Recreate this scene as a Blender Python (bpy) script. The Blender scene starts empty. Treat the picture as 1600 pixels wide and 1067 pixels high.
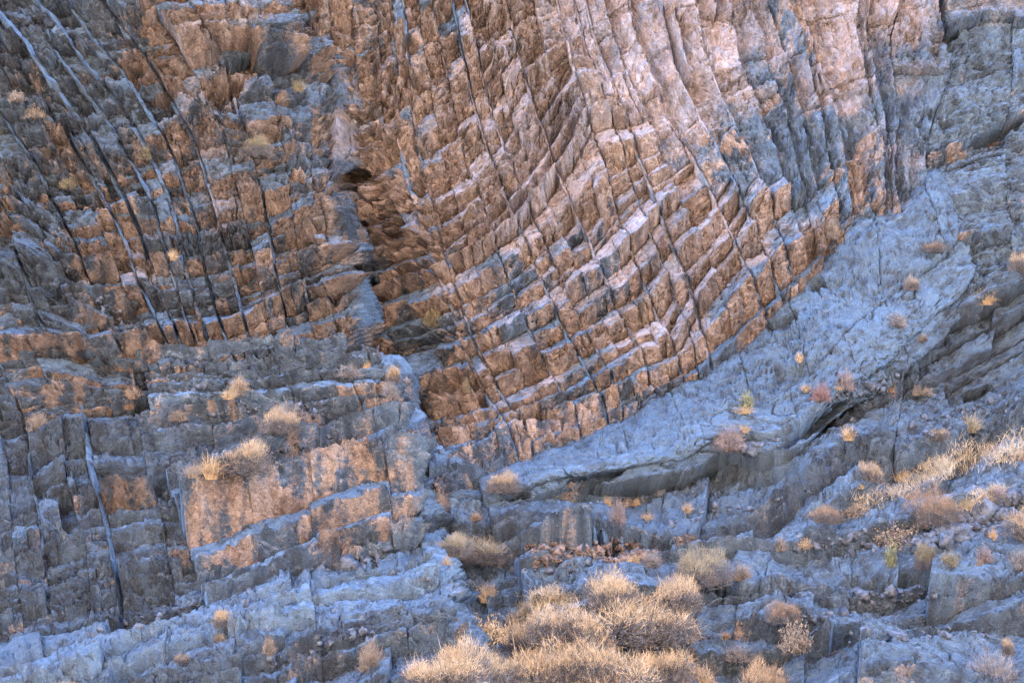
import bpy, math, random
import numpy as np

# ------------------------------------------------------------------ camera, sky, sun, exposure
PXM = 80.0                      # photograph pixels per metre on the plane Y = 0
LENS = 70.0
DIST = LENS / 36.0 * 1600.0 / PXM
ZC = 7.6                        # camera height above the canyon floor
scene = bpy.context.scene
col = scene.collection
cam_d = bpy.data.cameras.new("camera")
cam_d.lens = LENS
cam_d.sensor_width = 36.0
cam_d.clip_end = 3000.0
cam = bpy.data.objects.new("camera", cam_d)
col.objects.link(cam)
cam.location = (0.0, -DIST, ZC)
cam.rotation_euler = (math.radians(90), 0, 0)
scene.camera = cam

SUN_EL, SUN_AZ = 44.0, -18.0    # the sun stands behind this cliff; azimuth from straight ahead, minus = left
world = bpy.data.worlds.new("World")
scene.world = world
world.use_nodes = True
wn = world.node_tree
sky = wn.nodes.new("ShaderNodeTexSky")
sky.sky_type = 'NISHITA'
sky.sun_disc = False
sky.sun_elevation = math.radians(SUN_EL)
sky.sun_rotation = math.radians(SUN_AZ)
sky.ozone_density = 2.5
sky.air_density = 1.0
sky.dust_density = 0.5
bg = wn.nodes["Background"]
bg.inputs["Strength"].default_value = 0.15
wn.links.new(sky.outputs[0], bg.inputs[0])

sun_d = bpy.data.lights.new("sun", 'SUN')
sun_d.energy = 3.6
sun_d.angle = math.radians(0.5)
sun_d.color = (1.0, 0.93, 0.82)
sun = bpy.data.objects.new("sun", sun_d)
col.objects.link(sun)
from mathutils import Vector
a, e = math.radians(SUN_AZ), math.radians(SUN_EL)
sdir = Vector((math.sin(a) * math.cos(e), math.cos(a) * math.cos(e), math.sin(e)))
sun.rotation_euler = sdir.to_track_quat('Z', 'Y').to_euler()
sun.location = sdir * 60

scene.view_settings.view_transform = 'Standard'
scene.view_settings.look = 'None'
scene.view_settings.gamma = 1.0
scene.view_settings.use_curve_mapping = False
scene.view_settings.exposure = 4.55
scene.cycles.max_bounces = 4
scene.cycles.diffuse_bounces = 3
scene.cycles.glossy_bounces = 1
scene.cycles.adaptive_threshold = 0.03
scene.cycles.use_denoising = True
scene.cycles.denoising_input_passes = 'RGB_ALBEDO_NORMAL'
scene.cycles.denoising_prefilter = 'NONE'

rng = np.random.default_rng(11)
random.seed(11)

# ------------------------------------------------------------------ noise helpers (numpy)
def hash2(ix, iy, seed):
    h = (ix.astype(np.int64) * 374761393 + iy.astype(np.int64) * 668265263 + seed * 2246822519) & 0xFFFFFFFF
    h = ((h ^ (h >> 13)) * 1274126177) & 0xFFFFFFFF
    h = ((h ^ (h >> 16)) * 2654435761) & 0xFFFFFFFF
    h = h ^ (h >> 15)
    return (h & 0xFFFFFF) / float(0x1000000)

def vn(x, y, seed=0):
    ix = np.floor(x); iy = np.floor(y)
    fx = x - ix; fy = y - iy
    ix = ix.astype(np.int64); iy = iy.astype(np.int64)
    u = fx * fx * (3 - 2 * fx); v = fy * fy * (3 - 2 * fy)
    a = hash2(ix, iy, seed); b = hash2(ix + 1, iy, seed)
    c = hash2(ix, iy + 1, seed); d = hash2(ix + 1, iy + 1, seed)
    return (a * (1 - u) * (1 - v) + b * u * (1 - v) + c * (1 - u) * v + d * u * v) * 2 - 1

def fbm(x, y, seed=0, octs=4):
    s = 0; amp = 1.0; tot = 0
    for k in range(octs):
        s = s + amp * vn(x, y, seed + k * 17); tot += amp
        x = x * 2.03 + 3.1; y = y * 2.03 + 1.7; amp *= 0.5
    return s / tot

def facets(x, y, seed):
    """chipped stone: Voronoi cells, each a randomly tilted plane; returns plane height and f2-f1"""
    ix = np.floor(x).astype(np.int64); iy = np.floor(y).astype(np.int64)
    best = np.full(x.shape, 1e9); second = np.full(x.shape, 1e9)
    hgt = np.zeros(x.shape)
    for dx in (-1, 0, 1):
        for dy in (-1, 0, 1):
            cx = ix + dx; cy = iy + dy
            sx = cx + hash2(cx, cy, seed); sy = cy + hash2(cx, cy, seed + 5)
            d = (x - sx) ** 2 + (y - sy) ** 2
            nearer = d < best
            second = np.where(nearer, best, np.minimum(second, d))
            gx = hash2(cx, cy, seed + 9) * 2 - 1; gy = hash2(cx, cy, seed + 13) * 2 - 1
            h0 = hash2(cx, cy, seed + 21) * 2 - 1
            hgt = np.where(nearer, 0.6 * h0 + gx * (x - sx) + gy * (y - sy), hgt)
            best = np.minimum(best, d)
    return hgt, np.sqrt(second) - np.sqrt(best)

def smooth(a, b, x):
    t = np.clip((x - a) / (b - a), 0, 1)
    return t * t * (3 - 2 * t)

# ------------------------------------------------------------------ materials
def new_mat(name):
    m = bpy.data.materials.new(name)
    m.use_nodes = True
    nt = m.node_tree
    b = nt.nodes["Principled BSDF"]
    b.inputs["Roughness"].default_value = 0.85
    b.inputs["Specular IOR Level"].default_value = 0.25
    return m, nt, b

def N(nt, kind, **kw):
    n = nt.nodes.new(kind)
    for k, v in kw.items():
        setattr(n, k, v)
    return n

def setin(nt, sock, v):
    if isinstance(v, bpy.types.NodeSocket):
        nt.links.new(v, sock)
    else:
        sock.default_value = v

def math_n(nt, op, a, b=None, clamp=False):
    n = N(nt, "ShaderNodeMath", operation=op, use_clamp=clamp)
    setin(nt, n.inputs[0], a)
    if b is not None:
        setin(nt, n.inputs[1], b)
    return n.outputs[0]

def noise_n(nt, vec, scale, detail=6.0, rough=0.6, dist=0.0):
    n = N(nt, "ShaderNodeTexNoise")
    nt.links.new(vec, n.inputs["Vector"])
    n.inputs["Scale"].default_value = scale
    n.inputs["Detail"].default_value = detail
    n.inputs["Roughness"].default_value = rough
    n.inputs["Distortion"].default_value = dist
    return n.outputs["Fac"]

def mix_n(nt, fac, a, b, blend='MIX'):
    n = N(nt, "ShaderNodeMix", data_type='RGBA', blend_type=blend)
    setin(nt, n.inputs[0], fac)
    for s, v in ((n.inputs[6], a), (n.inputs[7], b)):
        if isinstance(v, bpy.types.NodeSocket):
            nt.links.new(v, s)
        else:
            s.default_value = (v[0], v[1], v[2], 1)
    return n.outputs[2]

def maprange(nt, v, a, b, c=0.0, d=1.0):
    n = N(nt, "ShaderNodeMapRange", interpolation_type='SMOOTHSTEP')
    nt.links.new(v, n.inputs[0])
    for i, x in enumerate((a, b, c, d)):
        n.inputs[i + 1].default_value = x
    return n.outputs[0]

def rock_material():
    """masks on the points: rock = iron stain, pale calcite with painted lit tops, patina with painted skylit tops, tone; rock2 = medium grain, laminae, wash streaks, soil"""
    m, nt, bsdf = new_mat("folded_limestone")
    at = N(nt, "ShaderNodeAttribute", attribute_name="rock")
    sep = N(nt, "ShaderNodeSeparateColor"); nt.links.new(at.outputs["Color"], sep.inputs[0])
    iron, pale, patina, tone = sep.outputs[0], sep.outputs[1], sep.outputs[2], at.outputs["Alpha"]
    at2 = N(nt, "ShaderNodeAttribute", attribute_name="rock2")
    sep2 = N(nt, "ShaderNodeSeparateColor"); nt.links.new(at2.outputs["Color"], sep2.inputs[0])
    mid, lamv, streak, soil = sep2.outputs[0], sep2.outputs[1], sep2.outputs[2], at2.outputs["Alpha"]
    bd = N(nt, "ShaderNodeAttribute", attribute_name="bedcoord").outputs["Vector"]
    geo = N(nt, "ShaderNodeNewGeometry")
    fine = noise_n(nt, geo.outputs["Position"], 16.0, 5, 0.72)
    mp = N(nt, "ShaderNodeMapping"); nt.links.new(bd, mp.inputs[0]); mp.inputs["Scale"].default_value = (3.5, 13.0, 3.0)
    fl = noise_n(nt, mp.outputs[0], 1.0, 4, 0.7, 0.5)
    m2 = math_n(nt, 'ADD', math_n(nt, 'MULTIPLY', mid, 0.6), math_n(nt, 'MULTIPLY', fine, 0.4))
    grey = mix_n(nt, maprange(nt, m2, 0.32, 0.68), GREY_A, GREY_B)
    grey = mix_n(nt, maprange(nt, fl, 0.52, 0.70), grey, GREY_C)
    tan = mix_n(nt, maprange(nt, m2, 0.32, 0.68), TAN_A, TAN_B)
    tan = mix_n(nt, maprange(nt, fine, 0.54, 0.72), tan, TAN_C)
    tan = mix_n(nt, math_n(nt, 'MULTIPLY', maprange(nt, fl, 0.54, 0.70), 0.55), tan, TAN_D)
    grey = mix_n(nt, math_n(nt, 'MULTIPLY', math_n(nt, 'MULTIPLY', patina, maprange(nt, m2, 0.18, 0.52)), 0.85), grey, SKYLIT_SKIN)
    palec = mix_n(nt, maprange(nt, m2, 0.35, 0.65), PALE_A, PALE_B)
    palec = mix_n(nt, math_n(nt, 'MULTIPLY', maprange(nt, fl, 0.55, 0.68), 0.7), palec, TAN_B)
    f = math_n(nt, 'ADD', iron, math_n(nt, 'MULTIPLY', math_n(nt, 'SUBTRACT', fine, 0.5), 0.9))
    base = mix_n(nt, maprange(nt, f, 0.28, 0.56), grey, tan)
    p = math_n(nt, 'ADD', pale, math_n(nt, 'MULTIPLY', math_n(nt, 'SUBTRACT', fine, 0.5), 0.5))
    base = mix_n(nt, maprange(nt, p, 0.30, 0.72), base, palec)
    base = mix_n(nt, math_n(nt, 'MULTIPLY', streak, 0.40), base, (0.10, 0.10, 0.115))
    base = mix_n(nt, math_n(nt, 'MULTIPLY', maprange(nt, fine, 0.40, 0.26), maprange(nt, patina, 0.2, 1.0, 0.55, 0.15)), base, (0.10, 0.08, 0.075))
    grit = noise_n(nt, geo.outputs["Position"], 46.0, 2, 0.6)
    # small chips: angular cells, longer along the bedding
    mv = N(nt, "ShaderNodeMapping"); nt.links.new(bd, mv.inputs[0]); mv.inputs["Scale"].default_value = (9.0, 17.0, 9.0)
    dv = N(nt, "ShaderNodeVectorMath", operation='MULTIPLY_ADD'); cmb = N(nt, "ShaderNodeCombineXYZ")
    nt.links.new(fine, cmb.inputs[0]); nt.links.new(fl, cmb.inputs[1])
    nt.links.new(cmb.outputs[0], dv.inputs[0]); dv.inputs[1].default_value = (2.2, 2.2, 0); nt.links.new(mv.outputs[0], dv.inputs[2])
    vor = N(nt, "ShaderNodeTexVoronoi", feature='F1', voronoi_dimensions='2D'); nt.links.new(dv.outputs[0], vor.inputs["Vector"]); vor.inputs["Scale"].default_value = 1.0
    chip = N(nt, "ShaderNodeSeparateColor"); nt.links.new(vor.outputs["Color"], chip.inputs[0])
    chipv = math_n(nt, 'MULTIPLY', math_n(nt, 'SUBTRACT', chip.outputs[0], math_n(nt, 'MULTIPLY', vor.outputs["Distance"], 0.6)), maprange(nt, iron, 0.1, 0.5, 0.22, 0.62))
    gm = math_n(nt, 'MULTIPLY', maprange(nt, grit, 0.30, 0.70, 0.78, 1.22), maprange(nt, chip.outputs[1], 0.0, 1.0, 0.82, 1.18))
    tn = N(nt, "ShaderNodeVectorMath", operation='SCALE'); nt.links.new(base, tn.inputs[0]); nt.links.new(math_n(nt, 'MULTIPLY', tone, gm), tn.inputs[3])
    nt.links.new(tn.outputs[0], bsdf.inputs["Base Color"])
    hsum = math_n(nt, 'ADD', math_n(nt, 'ADD', math_n(nt, 'ADD', fine, math_n(nt, 'MULTIPLY', grit, 0.25)), math_n(nt, 'MULTIPLY', fl, 0.6)), math_n(nt, 'MULTIPLY', chipv, 0.6))
    bump = N(nt, "ShaderNodeBump"); bump.inputs["Strength"].default_value = 1.0; bump.inputs["Distance"].default_value = 0.10
    nt.links.new(math_n(nt, 'MULTIPLY', hsum, maprange(nt, patina, 0.3, 1.0, 1.0, 0.55)), bump.inputs["Height"])
    nt.links.new(maprange(nt, patina, 0.2, 1.0, 0.88, 0.58), bsdf.inputs["Roughness"])
    nt.links.new(bump.outputs[0], bsdf.inputs["Normal"])
    bsdf.inputs["Specular IOR Level"].default_value = 0.4
    return m

GREY_A, GREY_B, GREY_C = (0.058, 0.095, 0.152), (0.140, 0.222, 0.335), (0.275, 0.375, 0.50)
TAN_A, TAN_B, TAN_C, TAN_D = (0.265, 0.188, 0.152), (0.51, 0.402, 0.345), (0.66, 0.55, 0.50), (0.12, 0.085, 0.075)
SKYLIT_SKIN = (0.160, 0.285, 0.455)      # weathered bedding planes, with blue skylight put into the colour
PALE_A, PALE_B = (0.52, 0.430, 0.420), (0.53, 0.520, 0.600)
ROCK = rock_material()

# ------------------------------------------------------------------ layout helpers
def world_from(px, py, Y):
    k = (DIST + Y) / DIST
    return np.stack([(px - 800) / PXM * k, Y, ZC - (py - 533.5) / PXM * k], -1)

def pix_from(P):
    k = DIST / (DIST + P[..., 1])
    return 800 + P[..., 0] * k * PXM, 533.5 - (P[..., 2] - ZC) * k * PXM

def lean(py):
    """rest slope of the canyon side: steep wall above, apron below"""
    py = np.asarray(py, float)
    return np.where(py < 640, (640 - py) / 80 * 0.52, (640 - py) / 80 * 1.22)

class Net:
    """a control net (rows bottom to top, columns left to right) of photograph position + depth offset"""
    def __init__(self, rows, off=0.0):
        a = np.array([[(p[0], p[1], float(lean(p[1])) + off + (p[2] if len(p) > 2 else 0)) for p in r] for r in rows], float)
        self.n = a
        self.nr, self.nc = a.shape[:2]
        g = np.zeros((self.nr + 2, self.nc + 2, 3))
        g[1:-1, 1:-1] = a
        g[0, 1:-1] = 2 * a[0] - a[1]; g[-1, 1:-1] = 2 * a[-1] - a[-2]
        g[:, 0] = 2 * g[:, 1] - g[:, 2]; g[:, -1] = 2 * g[:, -2] - g[:, -3]
        self.g = g
    def ev(self, s, t):
        s = np.clip(s, 0, self.nc - 1); t = np.clip(t, 0, self.nr - 1)
        i = np.minimum(np.floor(s).astype(int), self.nc - 2); j = np.minimum(np.floor(t).astype(int), self.nr - 2)
        u = s - i; v = t - j
        def w(x):
            return [(-x + 2 * x * x - x ** 3) / 2, (2 - 5 * x * x + 3 * x ** 3) / 2, (x + 4 * x * x - 3 * x ** 3) / 2, (-x * x + x ** 3) / 2]
        wu, wv_ = w(u), w(v)
        out = 0
        for b in range(4):
            for a_ in range(4):
                out = out + (wu[a_] * wv_[b])[..., None] * self.g[j + b, i + a_]
        return out
    def p3(self, s, t):
        q = self.ev(s, t)
        return world_from(q[..., 0], q[..., 1], q[..., 2])

# colour fields over the cliff (what the rock itself is: iron-stained, pale or grey), control points in photograph pixels
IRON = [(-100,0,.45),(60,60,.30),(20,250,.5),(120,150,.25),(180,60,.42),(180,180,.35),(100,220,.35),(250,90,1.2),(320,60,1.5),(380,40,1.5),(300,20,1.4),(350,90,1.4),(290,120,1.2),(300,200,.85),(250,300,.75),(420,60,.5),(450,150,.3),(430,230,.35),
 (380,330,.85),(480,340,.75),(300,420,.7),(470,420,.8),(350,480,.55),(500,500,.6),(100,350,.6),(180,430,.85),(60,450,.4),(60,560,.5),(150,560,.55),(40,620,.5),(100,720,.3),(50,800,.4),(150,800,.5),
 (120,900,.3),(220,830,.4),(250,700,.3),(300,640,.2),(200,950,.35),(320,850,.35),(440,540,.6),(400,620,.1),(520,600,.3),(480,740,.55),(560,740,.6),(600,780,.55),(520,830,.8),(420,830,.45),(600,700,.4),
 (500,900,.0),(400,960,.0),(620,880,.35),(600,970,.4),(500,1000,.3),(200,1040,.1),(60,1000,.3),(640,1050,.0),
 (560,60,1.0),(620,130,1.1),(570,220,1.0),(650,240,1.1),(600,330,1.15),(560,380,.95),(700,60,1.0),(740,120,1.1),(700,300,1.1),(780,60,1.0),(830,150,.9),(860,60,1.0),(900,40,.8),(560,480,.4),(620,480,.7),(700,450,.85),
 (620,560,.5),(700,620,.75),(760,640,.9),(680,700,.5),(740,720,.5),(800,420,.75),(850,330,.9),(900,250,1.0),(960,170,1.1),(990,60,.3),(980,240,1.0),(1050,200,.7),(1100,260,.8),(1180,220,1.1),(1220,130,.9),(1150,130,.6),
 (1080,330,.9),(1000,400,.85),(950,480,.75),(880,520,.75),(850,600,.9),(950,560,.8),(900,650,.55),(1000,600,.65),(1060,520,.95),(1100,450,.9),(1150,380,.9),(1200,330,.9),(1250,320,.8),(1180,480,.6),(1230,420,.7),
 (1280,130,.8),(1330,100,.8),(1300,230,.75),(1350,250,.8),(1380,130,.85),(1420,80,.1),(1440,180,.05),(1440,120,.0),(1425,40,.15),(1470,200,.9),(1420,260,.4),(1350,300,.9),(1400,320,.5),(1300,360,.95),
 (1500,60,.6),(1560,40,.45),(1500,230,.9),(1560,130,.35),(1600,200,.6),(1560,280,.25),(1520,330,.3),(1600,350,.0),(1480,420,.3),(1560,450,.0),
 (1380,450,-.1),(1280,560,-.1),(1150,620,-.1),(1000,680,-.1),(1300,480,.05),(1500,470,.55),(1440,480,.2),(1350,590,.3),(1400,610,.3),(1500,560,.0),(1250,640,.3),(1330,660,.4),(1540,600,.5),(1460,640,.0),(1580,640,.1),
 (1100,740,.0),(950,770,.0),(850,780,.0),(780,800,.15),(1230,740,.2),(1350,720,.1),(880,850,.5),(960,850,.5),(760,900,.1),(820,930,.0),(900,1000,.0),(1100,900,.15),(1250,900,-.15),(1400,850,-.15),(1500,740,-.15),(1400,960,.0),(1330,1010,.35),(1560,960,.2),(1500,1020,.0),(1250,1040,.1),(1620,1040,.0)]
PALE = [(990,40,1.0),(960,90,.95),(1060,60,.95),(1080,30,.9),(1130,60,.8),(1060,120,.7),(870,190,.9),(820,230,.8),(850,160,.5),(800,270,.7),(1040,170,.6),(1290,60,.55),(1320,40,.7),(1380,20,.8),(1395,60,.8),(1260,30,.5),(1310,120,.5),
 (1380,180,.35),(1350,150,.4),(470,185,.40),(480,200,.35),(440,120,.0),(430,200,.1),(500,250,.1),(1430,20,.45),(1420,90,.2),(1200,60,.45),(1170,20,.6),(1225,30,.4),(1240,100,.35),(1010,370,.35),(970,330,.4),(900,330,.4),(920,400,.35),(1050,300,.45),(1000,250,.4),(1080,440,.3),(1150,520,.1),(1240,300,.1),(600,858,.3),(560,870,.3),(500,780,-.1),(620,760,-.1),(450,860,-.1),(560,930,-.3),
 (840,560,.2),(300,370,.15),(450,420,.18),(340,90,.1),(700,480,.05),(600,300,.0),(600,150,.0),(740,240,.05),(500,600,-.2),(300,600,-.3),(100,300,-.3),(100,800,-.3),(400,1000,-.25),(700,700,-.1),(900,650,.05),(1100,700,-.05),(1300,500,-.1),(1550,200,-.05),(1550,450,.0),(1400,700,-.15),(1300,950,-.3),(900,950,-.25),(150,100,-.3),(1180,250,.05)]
def field(ctrl, px, py, r):
    num = np.zeros(px.shape); den = np.full(px.shape, 1e-9)
    for x, y, v in ctrl:
        w = np.exp(-((px - x) ** 2 + (py - y) ** 2) / (2 * r * r))
        num += w * v; den += w
    return num / den
# sample the fields on a coarse grid, then look them up
GX = np.arange(-260, 1900, 12.0); GY = np.arange(-200, 1300, 12.0)
gxx, gyy = np.meshgrid(GX, GY)
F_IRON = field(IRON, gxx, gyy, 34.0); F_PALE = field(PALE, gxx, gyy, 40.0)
def lookup(F, px, py):
    x = np.clip((px - GX[0]) / 12.0, 0, len(GX) - 2.001); y = np.clip((py - GY[0]) / 12.0, 0, len(GY) - 2.001)
    i = x.astype(int); j = y.astype(int); u = x - i; v = y - j
    return F[j, i] * (1 - u) * (1 - v) + F[j, i + 1] * u * (1 - v) + F[j + 1, i] * (1 - u) * v + F[j + 1, i + 1] * u * v

# ------------------------------------------------------------------ block builder
SPC = 2.0            # grid spacing on the blocks, in photograph pixels
ALLP = []            # every surface point, for setting plants and stones down on the rock

def warp(px, py, k=1.0, kb=0.0):
    wx = kb * vn(px / 150, py / 150, 1) + k * (3.2 * vn(px / 62, py / 62, 3) + 1.7 * vn(px / 17, py / 17, 4) + 1.0 * vn(px / 6, py / 6, 5))
    wy = kb * vn(px / 150, py / 150, 2) + k * (3.2 * vn(px / 62, py / 62, 6) + 1.7 * vn(px / 17, py / 17, 7) + 1.0 * vn(px / 6, py / 6, 8))
    return px + wx, py + wy

# dark hollows and open cracks in the face: x, y, half length, half height, tilt in degrees (up to the right), depth in metres
PITS = [(840,648,26,7,14,.6),(1222,502,26,8,28,.6),(1274,440,13,8,30,.7),(1556,205,46,9,26,.7),(402,98,55,13,8,.85),(1534,606,26,6,24,.5),(548,282,26,13,28,.6),
        (524,466,7,10,0,.5),(1268,668,56,9,36,.6),(1476,60,7,30,-80,.5),(805,775,22,6,5,.5),(640,70,10,14,60,.4),(530,400,6,14,80,.4),(1372,908,62,9,0,.5),
        (1460,905,60,9,-2,.5),(1400,1003,70,6,10,.5),(660,388,12,4,20,.4),(570,565,20,6,10,.5),
        (530,760,30,6,10,.4),(1180,395,10,5,30,.3),(350,150,13,34,-70,.6),(930,745,40,7,14,.5),(1340,725,22,5,15,.4),(1130,930,60,12,-8,.5),
        (860,920,40,8,20,.5),(90,545,22,6,5,.4),(130,560,16,7,5,.4),(575,880,12,7,20,.3),(660,300,5,9,0,.3),(1180,760,60,6,14,.4),(970,850,105,13,-3,1.05),(870,842,60,10,4,.8)]

def mesh_obj(name, V, quads, attrs, mat, parent=None, smoothed=False):
    me = bpy.data.meshes.new(name)
    nq = len(quads)
    me.vertices.add(len(V)); me.vertices.foreach_set("co", np.ascontiguousarray(V, np.float32).ravel())
    me.loops.add(nq * 4); me.loops.foreach_set("vertex_index", np.ascontiguousarray(quads, np.int32).ravel())
    me.polygons.add(nq)
    me.polygons.foreach_set("loop_start", np.arange(0, nq * 4, 4, dtype=np.int32))
    me.polygons.foreach_set("loop_total", np.full(nq, 4, np.int32))
    if smoothed:
        me.polygons.foreach_set("use_smooth", np.ones(nq, bool))
    if attrs is not None:
        ca = me.attributes.new("rock", 'FLOAT_COLOR', 'POINT'); ca.data.foreach_set("color", np.ascontiguousarray(attrs[0], np.float32).ravel())
        c2 = me.attributes.new("rock2", 'FLOAT_COLOR', 'POINT'); c2.data.foreach_set("color", np.ascontiguousarray(attrs[2], np.float32).ravel())
        va = me.attributes.new("bedcoord", 'FLOAT_VECTOR', 'POINT'); va.data.foreach_set("vector", np.ascontiguousarray(attrs[1], np.float32).ravel())
    me.update(); me.validate()
    me.materials.append(mat)
    o = bpy.data.objects.new(name, me)
    col.objects.link(o)
    if parent is not None:
        o.parent = parent
    return o

def grid_quads(n, m):
    j, i = np.meshgrid(np.arange(m), np.arange(n), indexing='ij')
    a = j * (n + 1) + i
    return np.stack([a, a + 1, a + n + 2, a + n + 1], -1).reshape(-1, 4)

def boundary_loop(n, m):
    b = [i for i in range(n + 1)]
    b += [j * (n + 1) + n for j in range(1, m + 1)]
    b += [m * (n + 1) + i for i in range(n - 1, -1, -1)]
    b += [j * (n + 1) for j in range(m - 1, 0, -1)]
    return np.array(b)

ALB = .38           # overall reflectance of the stone colours
seedc = [100]
def calm(blocks, smin):
    for d in blocks:
        if d['s0'] >= smin - 1e-6: d.update(rough=1.25, H=.10, Hs=0, off=d.get('off', 0) * .3, iron=-.1)
    return blocks

def build_region(name, label, net, blocks, st):
    """blocks: list of dicts s0,s1,t0,t1 + style overrides; each one becomes a rock of its own with a broken front and side walls"""
    root = bpy.data.objects.new(name, None); col.objects.link(root)
    root["kind"] = "structure"; root["label"] = label
    parts = []
    S, T, SP, TP, PAR, meta = [], [], [], [], [], []
    for b in blocks:
        cs = np.array([b['s0'], b['s1'], b['s0'], b['s1'], (b['s0'] + b['s1']) / 2, (b['s0'] + b['s1']) / 2, b['s0'], b['s1']])
        ct = np.array([b['t0'], b['t0'], b['t1'], b['t1'], b['t0'], b['t1'], (b['t0'] + b['t1']) / 2, (b['t0'] + b['t1']) / 2])
        q = net.ev(cs, ct)
        if q[:, 0].max() < -150 or q[:, 0].min() > 1750 or q[:, 1].max() < -70 or q[:, 1].min() > 1140:
            continue
        w = max(np.hypot(*(q[1] - q[0])[:2]), np.hypot(*(q[3] - q[2])[:2])); h = max(np.hypot(*(q[2] - q[0])[:2]), np.hypot(*(q[3] - q[1])[:2]))
        if w < 1.5 or h < 1.5:
            continue
        inside = (-20 < q[4:6, 0].mean() < 1620) and (-20 < q[6:8, 1].mean() < 1087)
        sp = SPC if inside else SPC * 2
        wm, hm = w / PXM, h / PXM
        par = np.array([wm, hm,
                        b.get('H', st['H'] * b.get('kH', 1) * min(hm, .5) * rng.uniform(.8, 1.2)),
                        b.get('f', np.clip(st['f'] + b.get('df', 0) + rng.normal(0, .06), .08, .92)),
                        b.get('Hs', st.get('Hs', .0) * wm * rng.uniform(.5, 1.3)),
                        b.get('off', 0) + np.clip(rng.standard_t(2.2), -4, 4) * .55 * st.get('jit', .05),
                        rng.normal(0, st.get('tilt', .05)), rng.normal(0, st.get('tilt', .05)),
                        b.get('rough', st.get('rough', 1.0)),
                        b.get('sheet', 0.0),
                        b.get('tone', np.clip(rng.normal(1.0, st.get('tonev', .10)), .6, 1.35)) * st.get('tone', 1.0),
                        b.get('patina', st.get('patina', 0.0)),
                        b.get('iron', 0.0) + rng.normal(0, .11),
                        rng.uniform(0, 1000),
                        b.get('under', st.get('under', .35) * (3.0 if rng.random() < .24 else .45)),
                        b.get('round', st.get('round', .012)), b.get('pale', 0.0),
                        math.atan2(-(q[2] - q[0])[1], (q[2] - q[0])[0]) if b.get('alongt') else math.atan2(-(q[1] - q[0])[1], (q[1] - q[0])[0])])
        n = int(max(3, round(w / sp)))
        g = b.get('gap', st.get('gap', .22))
        gs, gt = min(0.3, g / w), min(0.3, g / h)
        u = np.linspace(gs, 1 - gs, n + 1)
        # rows spaced evenly along the profile, so that fronts and treads are equally fine
        la = par[3] * hm + abs(par[2]) * (1 + par[14]) * .8; lb = (1 - par[3]) * hm + abs(par[2]) * .25
        ma = int(max(2, round(la * PXM / sp))); mb = int(max(2, round(lb * PXM / sp)))
        v = np.concatenate([np.linspace(gt, par[3], ma + 1), np.linspace(par[3], 1 - gt, mb + 1)[1:]]) if gt < par[3] < 1 - gt else np.linspace(gt, 1 - gt, ma + mb + 1)
        m = len(v) - 1
        uu, vv = np.meshgrid(u, v)
        k1, k2 = rng.normal(0, .04, 2)
        S.append((b['s0'] + (b['s1'] - b['s0']) * np.clip(uu + k1 * (vv - .5) * np.sin(np.pi * uu), 0, 1)).ravel())
        T.append((b['t0'] + (b['t1'] - b['t0']) * np.clip(vv + k2 * (uu - .5) * np.sin(np.pi * vv), 0, 1)).ravel())
        SP.append(uu.ravel()); TP.append(vv.ravel())
        PAR.append(np.repeat(par[None], uu.size, 0)); meta.append((n, m, w * h, b.get('depth', st.get('depth', .6))))
    if not S:
        return root
    S = np.concatenate(S); T = np.concatenate(T); u = np.concatenate(SP); v = np.concatenate(TP); Q = np.concatenate(PAR)
    q = net.ev(S, T)
    px, py = warp(q[:, 0], q[:, 1], st.get('warp', 1.0), st.get('warpb', 0.0))
    P = world_from(px, py, q[:, 2])
    eps = 0.06
    ds = net.p3(np.clip(S + eps, 0, net.nc - 1), T) - net.p3(np.clip(S - eps, 0, net.nc - 1), T)
    dt = net.p3(S, np.clip(T + eps, 0, net.nr - 1)) - net.p3(S, np.clip(T - eps, 0, net.nr - 1))
    nn = np.cross(ds, dt)
    nn /= np.linalg.norm(nn, axis=1)[:, None] + 1e-12
    wm, hm, H, f, Hs, off, ti, tj, rough, sheet, tone, pat, irn, rid, under, rnd, pal, dipa = Q.T
    # sawtooth bed profile: near-vertical broken front, then the bedding plane running back to the next bed
    wob = (3.0 * vn(px / 20, py / 20, 41) + 1.6 * vn(px / 7, py / 7, 42)) / (hm * PXM)
    ve = v + wob * np.minimum(1, 4 * v * (1 - v))
    # a stair in the leaning wall: the broken front climbs to its upper arris, then the bedding plane runs back to the foot of the next bed
    tq = np.clip((ve - f) / (1 - f), 0, 1)
    fr = np.clip(ve / f, 0, 1)
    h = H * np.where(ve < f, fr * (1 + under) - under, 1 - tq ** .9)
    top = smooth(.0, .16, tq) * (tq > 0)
    h += Hs * (u - .5)
    h += ti * (u - .5) * wm + tj * (v - .5) * hm + off
    # grain follows the stepped surface: measured along the cliff and up-and-back over fronts and treads
    PMc = P + nn * h[:, None]
    bx = PMc[:, 0] + 10; by = -(PMc[:, 2] - ZC) - .7 * PMc[:, 1] + 20
    px, py = pix_from(PMc)
    ca, sa = np.cos(dipa), np.sin(dipa)
    lx = bx * ca - by * sa; ly = bx * sa + by * ca
    lx = lx + .10 * vn(bx * 3, by * 3, 90); ly = ly + .06 * vn(bx * 3, by * 3, 91)
    face = 1 - top
    # broken rock: tilted facets at three sizes, longer along the bed than across it
    patchy = .55 + .9 * smooth(-.35, .5, fbm(bx * .9, by * .9, 95, 3))
    ra = rough * patchy * (st.get('toprough', .42) + (1 - st.get('toprough', .42)) * face) * (1 - .8 * sheet)
    fa, ea = facets(lx * 1.9, ly * 3.0, 51)
    fb, eb = facets(lx * 4.6, ly * 8.0, 52)
    fc, ec = facets(lx * 10.0, ly * 17.0, 53)
    h += ra * (0.085 * fa + 0.070 * fb + 0.042 * fc)
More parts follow.
